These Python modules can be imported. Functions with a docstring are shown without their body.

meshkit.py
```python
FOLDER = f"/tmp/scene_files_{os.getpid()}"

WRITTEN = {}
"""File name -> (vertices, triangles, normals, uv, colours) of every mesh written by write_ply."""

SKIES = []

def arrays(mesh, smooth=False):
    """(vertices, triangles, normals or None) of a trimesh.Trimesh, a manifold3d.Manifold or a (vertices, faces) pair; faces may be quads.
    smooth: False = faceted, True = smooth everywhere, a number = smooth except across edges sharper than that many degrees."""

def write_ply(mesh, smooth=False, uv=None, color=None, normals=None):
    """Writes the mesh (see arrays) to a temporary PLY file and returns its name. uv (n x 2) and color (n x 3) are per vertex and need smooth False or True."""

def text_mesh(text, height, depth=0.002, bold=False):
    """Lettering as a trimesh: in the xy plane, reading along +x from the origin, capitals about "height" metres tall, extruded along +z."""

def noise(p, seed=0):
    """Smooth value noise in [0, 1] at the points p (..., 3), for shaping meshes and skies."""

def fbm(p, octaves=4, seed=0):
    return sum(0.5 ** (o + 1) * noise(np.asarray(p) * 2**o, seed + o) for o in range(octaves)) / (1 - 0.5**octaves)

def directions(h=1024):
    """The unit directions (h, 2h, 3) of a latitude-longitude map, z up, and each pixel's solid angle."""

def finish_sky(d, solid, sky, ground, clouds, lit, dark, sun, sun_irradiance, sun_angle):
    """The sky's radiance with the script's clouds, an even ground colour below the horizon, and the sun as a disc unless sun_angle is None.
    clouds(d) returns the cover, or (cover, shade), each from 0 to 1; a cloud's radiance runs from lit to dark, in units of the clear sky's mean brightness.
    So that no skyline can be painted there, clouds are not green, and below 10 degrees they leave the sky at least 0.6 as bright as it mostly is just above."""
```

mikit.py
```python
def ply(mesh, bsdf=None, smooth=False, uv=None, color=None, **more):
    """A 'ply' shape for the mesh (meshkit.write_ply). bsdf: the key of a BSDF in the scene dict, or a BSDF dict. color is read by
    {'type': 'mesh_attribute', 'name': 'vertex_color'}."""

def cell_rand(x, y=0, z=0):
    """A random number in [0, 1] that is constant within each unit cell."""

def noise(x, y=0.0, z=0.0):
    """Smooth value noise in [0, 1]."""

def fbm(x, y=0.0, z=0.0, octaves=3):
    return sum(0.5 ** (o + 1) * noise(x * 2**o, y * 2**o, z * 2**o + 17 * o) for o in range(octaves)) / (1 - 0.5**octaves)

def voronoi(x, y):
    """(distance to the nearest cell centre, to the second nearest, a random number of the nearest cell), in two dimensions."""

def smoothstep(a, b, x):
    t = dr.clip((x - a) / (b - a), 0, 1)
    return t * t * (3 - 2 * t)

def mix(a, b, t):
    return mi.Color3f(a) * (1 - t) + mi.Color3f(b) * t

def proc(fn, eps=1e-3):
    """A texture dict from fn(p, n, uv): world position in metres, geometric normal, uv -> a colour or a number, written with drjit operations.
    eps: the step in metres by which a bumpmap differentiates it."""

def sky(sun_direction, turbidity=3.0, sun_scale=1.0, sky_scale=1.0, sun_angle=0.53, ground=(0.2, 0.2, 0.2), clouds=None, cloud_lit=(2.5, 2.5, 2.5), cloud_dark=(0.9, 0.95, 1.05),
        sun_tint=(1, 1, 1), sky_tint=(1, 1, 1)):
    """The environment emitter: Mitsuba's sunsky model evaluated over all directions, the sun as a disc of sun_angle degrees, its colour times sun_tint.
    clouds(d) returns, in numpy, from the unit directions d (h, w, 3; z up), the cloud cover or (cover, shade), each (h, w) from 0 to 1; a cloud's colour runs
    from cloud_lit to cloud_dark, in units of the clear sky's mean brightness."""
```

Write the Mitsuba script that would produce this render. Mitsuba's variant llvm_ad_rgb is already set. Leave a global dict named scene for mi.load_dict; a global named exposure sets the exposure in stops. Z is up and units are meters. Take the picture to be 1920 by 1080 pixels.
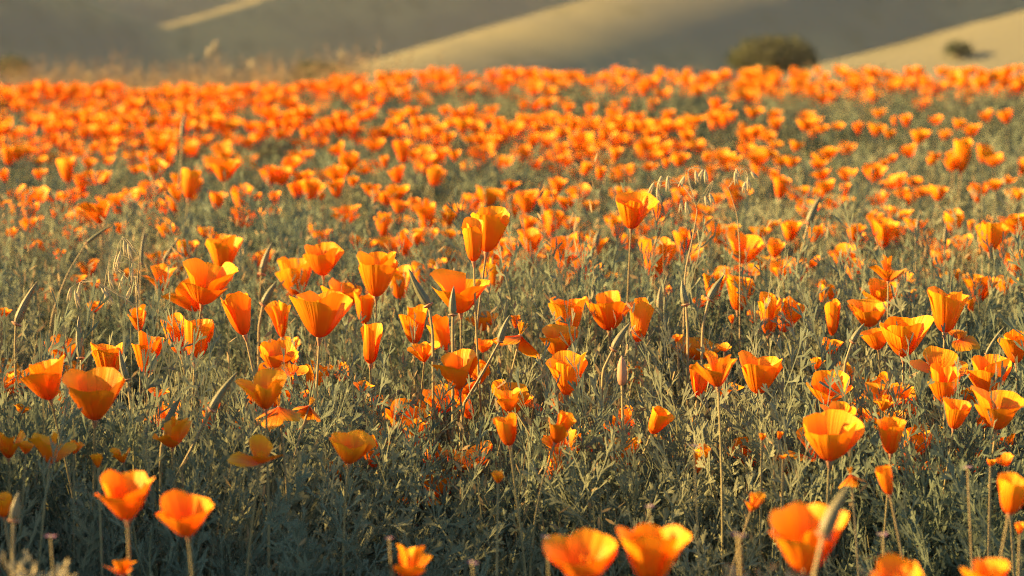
import math
import numpy as np
import drjit as dr
import mitsuba as mi
import trimesh
import mikit, meshkit
from mikit import proc, noise, fbm, smoothstep, mix

T = mi.ScalarTransform4f
scene, labels = {}, {}

# ------------------------------------------------------------------ camera, sky, exposure
CAM = np.array([0.0, 0.0, 0.75])
FOV, PITCH = 22.0, 4.2
FPX = 960 / math.tan(math.radians(FOV / 2))            # focal length in pixels of the 1920 px wide photograph
cp, sp = math.cos(math.radians(PITCH)), math.sin(math.radians(PITCH))
FWD, UP, RIGHT = np.array([0, cp, -sp]), np.array([0, sp, cp]), np.array([1.0, 0, 0])
scene['camera'] = {'type': 'thinlens', 'fov': FOV, 'fov_axis': 'x', 'near_clip': 0.05, 'far_clip': 3000.0,
                   'aperture_radius': 0.0056, 'focus_distance': 2.72,
                   'to_world': T().look_at(origin=CAM.tolist(), target=(CAM + FWD).tolist(), up=[0, 0, 1])}
SUN_EL, SUN_BACK = 20.0, -6.0                             # low sun on the left
e_, b_ = math.radians(SUN_EL), math.radians(SUN_BACK)
SUN = [-math.cos(e_) * math.cos(b_), math.cos(e_) * math.sin(b_), math.sin(e_)]
scene["sky"] = mikit.sky(SUN, turbidity=3.0, sun_tint=(1.0, 0.78, 0.46), sun_angle=0.9, sky_scale=0.78, sun_scale=1.55, sky_tint=(1.08, 0.98, 0.93))
exposure = 3.12


def px(x, y, d):
    """The point that stands d metres in front of the camera where the photograph's pixel (x, y) looks."""
    return CAM + d * (FWD + (x - 960) / FPX * RIGHT + (540 - y) / FPX * UP)


# ------------------------------------------------------------------ helpers
taken = {}


def numbered(name):
    n = taken.get(name, -1) + 1
    taken[name] = n
    return name if n == 0 else f'{name}_{n:03d}'


def thing(name, label, cat, group=None):
    key = numbered(name)
    labels[key] = {'label': label, 'category': cat}
    if group:
        labels[key]['group'] = group
    return key


def part(parent, name, mesh, bsdf, smooth=False, uv=None):
    key = numbered(f'{parent}__{name}')
    scene[key] = mikit.ply(mesh, bsdf, smooth=smooth, uv=uv)
    return key


def setting(name, mesh, bsdf, smooth=True):
    scene[name] = mikit.ply(mesh, bsdf, smooth=smooth)
    labels[name] = {'kind': 'structure'}


def grid_faces(nr, nc):
    i = np.arange((nr - 1) * (nc - 1))
    r, c = i // (nc - 1), i % (nc - 1)
    a = r * nc + c
    return np.vstack([np.stack([a, a + 1, a + nc + 1], 1), np.stack([a, a + nc + 1, a + nc], 1)])


def tube(pts, radii, sides=6, cap=True):
    p = np.asarray(pts, float)
    r = np.broadcast_to(np.asarray(radii, float), (len(p),))
    t = np.gradient(p, axis=0)
    t /= np.linalg.norm(t, axis=1, keepdims=True) + 1e-12
    ref = np.array([0.83, 0.5, 0.21]) if abs(t[0] @ np.array([0.83, 0.5, 0.21])) < 0.9 else np.array([0, 0, 1.0])
    a = np.cross(t, ref)
    a /= np.linalg.norm(a, axis=1, keepdims=True) + 1e-12
    b = np.cross(t, a)
    ang = np.arange(sides) * 2 * np.pi / sides
    v = (p[:, None] + r[:, None, None] * (np.cos(ang)[None, :, None] * a[:, None] + np.sin(ang)[None, :, None] * b[:, None])).reshape(-1, 3)
    n = len(p)
    i, j = np.meshgrid(np.arange(n - 1), np.arange(sides), indexing='ij')
    q = np.stack([i * sides + j, i * sides + (j + 1) % sides, (i + 1) * sides + (j + 1) % sides, (i + 1) * sides + j], -1).reshape(-1, 4)
    f = np.vstack([q[:, [0, 1, 2]], q[:, [0, 2, 3]]])
    if cap:
        k = len(v)
        v = np.vstack([v, p[:1], p[-1:]])
        s = np.arange(sides)
        f = np.vstack([f, np.stack([np.full(sides, k), (s + 1) % sides, s], 1), np.stack([np.full(sides, k + 1), (n - 1) * sides + s, (n - 1) * sides + (s + 1) % sides], 1)])
    return v, f


def ribbon(pts, widths, side):
    p = np.asarray(pts, float)
    w = np.asarray(widths, float)[:, None]
    s = np.asarray(side, float)
    v = np.stack([p - s * w / 2, p + s * w / 2], 1).reshape(-1, 3)
    i = np.arange(len(p) - 1) * 2
    f = np.vstack([np.stack([i, i + 1, i + 3], 1), np.stack([i, i + 3, i + 2], 1)])
    return v, f


def join(parts):
    vs, fs, at = [], [], 0
    for v, f in parts:
        vs.append(v)
        fs.append(np.asarray(f) + at)
        at += len(v)
    return np.vstack(vs), np.vstack(fs)


def bezier(a, b, c, n):
    t = np.linspace(0, 1, n)[:, None]
    return (1 - t) ** 2 * a + 2 * t * (1 - t) * b + t * t * c


def unit(v):
    v = np.asarray(v, float)
    return v / (np.linalg.norm(v) + 1e-12)


def sstep(a, b, x):
    t = np.clip((np.asarray(x, float) - a) / (b - a), 0, 1)
    return t * t * (3 - 2 * t)


# ------------------------------------------------------------------ materials
def petal_color(p, n, uv):
    u, v = uv.x, uv.y
    c = mix((0.80, 0.115, 0.003), (0.92, 0.262, 0.006), smoothstep(0.05, 0.5, v))
    c = mix(c, (0.96, 0.455, 0.013), smoothstep(0.5, 1.0, v + (noise(u * 9, p.z * 30, 1.7) - 0.5) * 0.14))
    streak = noise(u * 58, v * 1.6, p.x * 9) * 0.6 + noise(u * 19, v * 1.1, p.y * 7) * 0.4
    tone = 0.74 + 0.42 * streak
    hue = noise(p.x * 13 + 5, p.y * 13, 3.3)
    return mi.Color3f(c.x * (0.92 + 0.08 * tone), c.y * tone * (0.84 + 0.32 * hue), c.z)


def thin(color, rough, trans, spec=1.3):
    return {'type': 'principledthin', 'base_color': color if isinstance(color, dict) else {'type': 'rgb', 'value': list(color)}, 'roughness': rough, 'diff_trans': trans, 'eta': spec}


def tonal(dark, light, warm, scale, warm_amount=0.6):
    def fn(p, n, uv):
        a = noise(p.x * scale, p.y * scale, p.z * scale)
        b = noise(p.x * scale * 0.13 + 7, p.y * scale * 0.13, 2.0)
        g = noise(p.x * scale * 3.1, p.y * scale * 3.1, p.z * scale * 3.1 + 9)
        return mix(mix(dark, light, a * 0.6 + g * 0.4), warm, smoothstep(0.35, 0.95, b) * warm_amount)
    return proc(fn)


def petal_veins(p, n, uv):
    return (noise(uv.x * 64, uv.y * 1.4, 3.0) * 0.7 + noise(uv.x * 21, uv.y * 2.5, 8.0)) * 0.0005


def petal_glow(p, n, uv):
    """What passes through a petal: redder than what its face sends back."""
    c = petal_color(p, n, uv)
    return mi.Color3f(c.x, c.y * (0.34 + c.y * 0.6), c.z * 0.5)


scene['petal_material'] = {'type': 'blendbsdf', 'weight': 0.30, 'face': {'type': 'twosided', 'b': {'type': 'bumpmap', 'arbitrary': proc(petal_veins, 4e-4), 'scale': 1.0, 'b': {'type': 'principled', 'base_color': proc(petal_color), 'roughness': 0.5, 'specular': 0.25, 'sheen': 0.2}}},
                           'through': thin(proc(petal_glow), 0.6, 2.0)}
scene['leaf_material'] = thin(tonal((0.09, 0.135, 0.10), (0.225, 0.295, 0.215), (0.30, 0.32, 0.20), 38.0), 0.6, 0.55)
scene['grass_material'] = thin(tonal((0.15, 0.175, 0.09), (0.32, 0.32, 0.17), (0.42, 0.37, 0.19), 22.0), 0.6, 0.6)
scene['dry_material'] = thin(tonal((0.22, 0.165, 0.085), (0.40, 0.33, 0.19), (0.46, 0.37, 0.21), 60.0), 0.7, 0.5)
scene['oat_material'] = thin(tonal((0.46, 0.44, 0.28), (0.62, 0.58, 0.38), (0.56, 0.51, 0.31), 80.0), 0.6, 0.5)
scene['stem_material'] = {'type': 'twosided', 'b': {'type': 'principled', 'base_color': tonal((0.19, 0.185, 0.09), (0.30, 0.275, 0.145), (0.33, 0.25, 0.13), 30.0), 'roughness': 0.55, 'specular': 0.3}}
scene['pod_material'] = {'type': 'twosided', 'b': {'type': 'principled', 'base_color': tonal((0.11, 0.13, 0.075), (0.21, 0.22, 0.13), (0.25, 0.215, 0.125), 55.0, 0.4), 'roughness': 0.5, 'specular': 0.35}}
scene['rim_material'] = {'type': 'twosided', 'b': {'type': 'principled', 'base_color': tonal((0.36, 0.17, 0.10), (0.45, 0.27, 0.16), (0.30, 0.22, 0.12), 90.0), 'roughness': 0.6}}
scene['stamen_material'] = thin((0.85, 0.40, 0.02), 0.6, 0.4)
scene['mauve_material'] = thin((0.42, 0.27, 0.40), 0.7, 0.6)


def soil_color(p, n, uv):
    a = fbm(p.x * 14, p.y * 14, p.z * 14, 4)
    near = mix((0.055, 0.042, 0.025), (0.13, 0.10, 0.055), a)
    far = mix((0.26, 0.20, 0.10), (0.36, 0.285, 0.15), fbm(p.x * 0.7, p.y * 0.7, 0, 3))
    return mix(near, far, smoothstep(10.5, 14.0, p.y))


def hill_color(p, n, uv):
    a = fbm(p.x * 0.10, p.y * 0.10, p.z * 0.22, 4)
    g = noise(p.x * 0.9, p.y * 0.9, p.z * 0.9)
    c = mix((0.19, 0.205, 0.15), (0.305, 0.30, 0.165), smoothstep(0.25, 0.75, a))
    return mix(c, (0.17, 0.18, 0.11), smoothstep(0.45, 0.9, g * 0.6 + noise(p.x * 0.35, p.y * 0.35, p.z * 0.7) * 0.4) * 0.6)


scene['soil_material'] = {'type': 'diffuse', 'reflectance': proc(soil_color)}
scene['hill_material'] = {'type': 'twosided', 'b': {'type': 'diffuse', 'reflectance': proc(hill_color)}}
scene['bush_material'] = thin(tonal((0.045, 0.07, 0.035), (0.095, 0.125, 0.065), (0.13, 0.135, 0.07), 3.0), 0.7, 0.4)
scene['bark_material'] = {'type': 'diffuse', 'reflectance': {'type': 'rgb', 'value': [0.10, 0.08, 0.055]}}


# ------------------------------------------------------------------ the ground: one sheet to the horizon
def ground_z(x, y):
    x, y = np.asarray(x, float), np.asarray(y, float)
    z = 0.0454 * np.clip(y, -50, 10.6)
    over = np.clip(y - 10.6, 0, 16.0)
    z = z + 0.0454 * over - over * over * 0.0085                       # the brow of the field, then down into the valley
    z = z - np.clip(y - 26.6, 0, 40) * 0.2266 * np.exp(-np.clip(y - 26.6, 0, 400) / 12)
    z = z - 0.023 * np.clip(y - 7.0, 0, 5)
    z = z - 0.05 * (1 - sstep(1.9, 2.5, y)) + 0.20 * (1 - sstep(-1.15, -0.58, x)) * (1 - sstep(1.95, 2.3, y)) * sstep(1.55, 1.8, y) * sstep(0, 1.2, y)   # the hollow in front and the bank on its left
    z = z + 0.075 * sstep(-1.3, -0.2, x) * sstep(7.0, 10.5, y) * (1 - sstep(14, 20, y))
    und = meshkit.noise(np.stack([x * 0.38 + 31, y * 1.15 + 4, x * 0], -1)) - 0.5
    z = z + (0.09 + 0.05 * sstep(5, 8, y)) * und * sstep(2.8, 5.5, y) * (1 - sstep(9.5, 12, y))
    return z


gx = np.concatenate([-np.geomspace(700, 4, 34), np.linspace(-3.6, 3.6, 73), np.geomspace(4, 700, 34)])
gy = np.concatenate([-np.geomspace(60, 1.2, 10), np.linspace(-1, 14, 151), np.geomspace(14.3, 700, 50)])
GX, GY = np.meshgrid(gx, gy)
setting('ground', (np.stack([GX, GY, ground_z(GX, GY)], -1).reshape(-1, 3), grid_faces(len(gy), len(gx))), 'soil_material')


# ------------------------------------------------------------------ the hills: ridges whose crest rises to the right and whose flank falls to the right and forward
def ridge(name, crest, depth, psi, drops, back, seed, nt=70, ns=150, rough=0.012):
    """crest: pixels along the crest, depth: metres at its first point, drops: (distance down the flank, slope there) pairs."""
    crest = np.array(crest, float)
    s = np.linspace(0, len(crest) - 1, ns)
    cx, cy = np.interp(s, np.arange(len(crest)), crest[:, 0]), np.interp(s, np.arange(len(crest)), crest[:, 1])
    k = np.ones(5) / 5
    cy = np.convolve(np.pad(cy, 2, mode='edge'), k, mode='valid')
    d = depth * np.exp(np.clip((cx - 960) / FPX / math.tan(math.radians(psi)), -1.5, 1.5))   # the crest recedes to the right
    P = np.array([px(a, b, c) for a, b, c in zip(cx, cy, d)])
    dist, slope = np.array(drops, float).T
    t = np.concatenate([-np.linspace(1, 0, 14)[:-1] * back, np.linspace(0, 1, nt) ** 1.6 * dist[-1]])
    sl = np.interp(np.abs(t), dist, slope)
    drop = np.zeros(len(t))
    i0 = np.argmin(np.abs(t))
    for i in range(i0 + 1, len(t)):
        drop[i] = drop[i - 1] + 0.5 * (sl[i] + sl[i - 1]) * (t[i] - t[i - 1])
    for i in range(i0 - 1, -1, -1):
        drop[i] = drop[i + 1] + 0.5 * (sl[i] + sl[i + 1]) * (t[i + 1] - t[i])
    c = np.array([math.cos(math.radians(psi)), -math.sin(math.radians(psi)), 0])
    V = P[:, None] + t[None, :, None] * c
    V[..., 2] -= drop[None]
    q = V * np.array([0.03, 0.03, 0.03]) * (100 / depth)
    V[..., 2] += (meshkit.fbm(q, 4, seed) - 0.5) * depth * rough * np.clip(np.abs(t) / (0.06 * depth), 0, 1)[None]
    setting(name, (V.reshape(-1, 3), grid_faces(len(P), len(t))), 'hill_material')


ridge('hill_right', [(1180, 214), (1440, 146), (1540, 119), (1700, 80), (1920, 24), (2200, -48), (3000, -260)], 60, 62,
      [(0, 0.08), (2, 0.2), (10, 0.36), (40, 0.42)], 30, 3)
ridge('hill_middle', [(300, 235), (520, 170), (650, 128), (800, 84), (960, 38), (1100, -2), (1300, -56), (1900, -220), (3200, -520)], 120, 40,
      [(0, 0.0), (2.0, 0.2), (4.5, 0.55), (7, 1.05), (14, 1.2), (50, 1.2)], 50, 5)
ridge('hill_left', [(-1500, -420), (-600, -300), (0, -70), (230, 36), (290, 50), (330, 40), (400, 20), (470, -2), (700, -60), (1200, -190), (1900, -330)], 240, 42,
      [(0, 0.02), (1.0, 0.2), (1.8, 1.1), (4, 1.25), (100, 1.25)], 60, 8)
ridge('hill_far', [(-2600, -520), (-800, -500), (0, -460), (900, -330), (2200, -60), (4200, 140)], 400, 42,
      [(0, 0.5), (12, 1.0), (40, 1.05), (220, 1.05)], 100, 9)

# ------------------------------------------------------------------ poppies
STYLE = {   # flare, petal half width, ruffle, spread between petals, lean to the camera (lo, hi), opening (lo, hi), bulge
    'cup':  (9, 0.74, 0.034, 6, (4, 15), (-6, 48), 72),
    'wide': (18, 0.76, 0.038, 8, (5, 18), (12, 62), 62),
    'tube': (-4, 0.44, 0.015, 2, (0, 8), (-4, 16), 60),
    'bowl': (-12, 0.78, 0.032, 6, (10, 24), (25, 75), 50),
    'rag':  (22, 0.55, 0.090, 20, (-5, 25), (10, 75), 40),
    'droop': (30, 0.60, 0.050, 14, (-10, 30), (55, 118), 25),
}


def petal_grid(az, opening, flare, W, bulge, ruffle, seedv, r_scale, nu, nv):
    ph, ph2, k, curl, lop = seedv
    vg = np.linspace(0, 1, 40)
    th = np.radians(opening + bulge * np.exp(-vg / 0.15) + flare * vg ** 3)
    dv = vg[1] - vg[0]
    r = 0.035 + np.concatenate([[0], np.cumsum(np.sin(th[1:]) * dv)])
    z = np.concatenate([[0], np.cumsum(np.cos(th[1:]) * dv)])
    u, v = np.meshgrid(np.linspace(-1, 1, nu), np.linspace(0, 1, nv))
    ve = v * (1 - 0.20 * np.abs(u) ** 2.6 + 0.025 * np.sin(5 * u + ph2) * v + 0.05 * lop * u)
    rr = np.interp(ve, vg, r) * r_scale
    zz = np.interp(ve, vg, z)
    w = W * (1 - (1 - np.clip(v, 0, 1)) ** 1.9) * 0.98 + 0.03
    lim = 1.30
    ang = u * lim * np.tanh(w / np.maximum(rr, 0.02) / lim)
    rr = rr + ruffle * v ** 2 * np.sin(k * u * 3.0 + ph) + curl * np.abs(u) ** 2.2 * v ** 2 + (0.012 if nu > 20 else 0.006) * v * np.sin(19 * u + ph2) * (0.5 + 0.5 * np.sin(3 * u + ph))
    zz = zz + ruffle * 0.5 * v ** 2 * np.cos(k * u * 3.4 + ph2)
    a = az + ang
    V = np.stack([rr * np.cos(a), rr * np.sin(a), zz], -1).reshape(-1, 3)
    return V, np.stack([u * 0.5 + 0.5, v], -1).reshape(-1, 2)


def make_bloom(style, seed, opening, nu, nv):
    flare, W, ruffle, spread, lean, rng_open, bulge = STYLE[style]
    rg = np.random.default_rng(seed)
    az0 = rg.uniform(0, np.pi / 2)
    out = []
    n = 4
    skip = rg.integers(0, 4) if style in ('rag', 'droop') and rg.random() < 0.5 else -1
    for k in range(n):
        inner = k % 2
        sv = (rg.uniform(0, 6.3), rg.uniform(0, 6.3), rg.uniform(0.8, 1.6), rg.normal(0.02, 0.05), rg.uniform(-1, 1))
        op = opening + (-spread * 0.5 if inner else spread * 0.4) + rg.normal(0, spread * 0.6)
        fl, rl = flare + rg.normal(0, 11), rg.uniform(0.88, 1.07)
        if k == skip:
            continue
        V, uv = petal_grid(az0 + k * np.pi / 2 + rg.normal(0, 0.1), op, fl, W * rg.uniform(0.92, 1.08), bulge, ruffle * rg.uniform(0.6, 1.5), sv, 0.93 if inner else 1.0, nu, nv)
        out.append((V * rl, uv))
    return out


def lean_matrix(tilt, lean):
    """Leans the flower's axis by tilt degrees to the right and lean degrees to the camera."""
    a, b = math.radians(tilt), math.radians(lean)
    Ry = np.array([[math.cos(a), 0, math.sin(a)], [0, 1, 0], [-math.sin(a), 0, math.cos(a)]])
    Rx = np.array([[1, 0, 0], [0, math.cos(b), -math.sin(b)], [0, math.sin(b), math.cos(b)]])
    return Ry @ Rx


NOMINAL = {'cup': 0.050, 'wide': 0.062, 'tube': 0.027, 'bowl': 0.060, 'rag': 0.046, 'droop': 0.052}


def depth_of(yb, style, w):
    """Depth of a bloom whose foot stands just above the leaves at pixel row yb, nudged towards its kind's usual size."""
    plane = 2066.0 / (max(yb, 130) + 72)
    return float(np.clip(NOMINAL[style] * FPX / w, 0.90 * plane, 1.04 * plane))


petal_faces = {}
stem_ends = []


def poppy(cx, yt, yb, w, style, tilt, label, group, seed, depth=None):
    rg = np.random.default_rng(seed + 5000)
    lean_lo, lean_hi = STYLE[style][4]
    lean = rg.uniform(lean_lo, lean_hi)
    d = depth or depth_of(yb, style, w)
    M = lean_matrix(tilt, lean)
    view = unit(px(cx, (yt + yb) / 2, d) - CAM)
    up2 = unit(np.cross(RIGHT, view))

    def extent(op):
        pts = np.vstack([v for v, _ in make_bloom(style, seed, op, 9, 6)]) @ M.T
        a, b = pts @ RIGHT, pts @ up2
        return a.min(), a.max(), b.min(), b.max()
    best, want = None, w / max(yb - yt, 1)
    lo, hi = STYLE[style][5]
    for op in np.linspace(lo, hi, 9):
        a0, a1, b0, b1 = extent(op)
        err = abs(math.log((a1 - a0) / (b1 - b0) / want))
        if best is None or err < best[0]:
            best = (err, op, a0, a1, b0, b1)
    _, op, a0, a1, b0, b1 = best
    size = math.sqrt((w / (a1 - a0)) * ((yb - yt) / (b1 - b0))) * d / FPX
    base = px(cx, (yt + yb) / 2, d) - size * ((a0 + a1) / 2 * RIGHT + (b0 + b1) / 2 * up2)
    big = w >= 34
    nu, nv = (27, 15) if w >= 58 else (17, 12) if big else (9, 8)
    key = thing('poppy', label, 'poppy', group)
    petals = make_bloom(style, seed, op, nu, nv)
    f = petal_faces.setdefault((nu, nv), grid_faces(nv, nu))
    if w >= 20:
        for V, uv in petals:
            part(key, 'petal', (V @ M.T * size + base, f), 'petal_material', smooth=True, uv=uv)
    else:
        V, F = join([(V @ M.T * size + base, f) for V, _ in petals])
        part(key, 'blossom', (V, F), 'petal_material', smooth=True, uv=np.vstack([u for _, u in petals]))
    axis = M @ np.array([0, 0, 1.0])
    if big:   # the rim under the petals and the stamens within
        prof = [(0.0, -0.16), (0.022, -0.155), (0.045, -0.06), (0.062, -0.005), (0.055, 0.012), (0.03, 0.02)]
        m = trimesh.creation.revolve(np.array(prof), sections=10)
        part(key, 'receptacle', (m.vertices @ M.T * size + base, m.faces), 'rim_material', smooth=True)
        st = []
        for k in range(14):
            a, q = rg.uniform(0, 6.28), rg.uniform(0.03, 0.10)
            tip = np.array([q * 2.0 * math.cos(a), q * 2.0 * math.sin(a), rg.uniform(0.30, 0.46)])
            root = np.array([0.02 * math.cos(a), 0.02 * math.sin(a), 0.01])
            st.append(tube(np.array([root, root * 0.45 + tip * 0.55, tip * 0.8 + root * 0.2, tip]), [0.008, 0.008, 0.017, 0.012], 4))
        V, F = join(st)
        part(key, 'stamens', (V @ M.T * size + base, F), 'stamen_material')
    foot_xy = base[:2] - axis[:2] * rg.uniform(0.05, 0.2) + rg.normal(0, 0.018, 2)
    foot = np.array([*foot_xy, float(ground_z(*foot_xy)) - 0.01])
    top = base - axis * 0.12 * size
    mid = top - axis * np.linalg.norm(top - foot) * rg.uniform(0.35, 0.6)
    pts = bezier(foot, mid, top, 9)
    rad = (0.00090 + 0.00045 * min(size / 0.05, 1.3)) * np.linspace(1.15, 0.85, 9)
    part(key, 'stem', tube(pts, rad, 6 if big else 4), 'stem_material', smooth=True)
    return key


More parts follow.
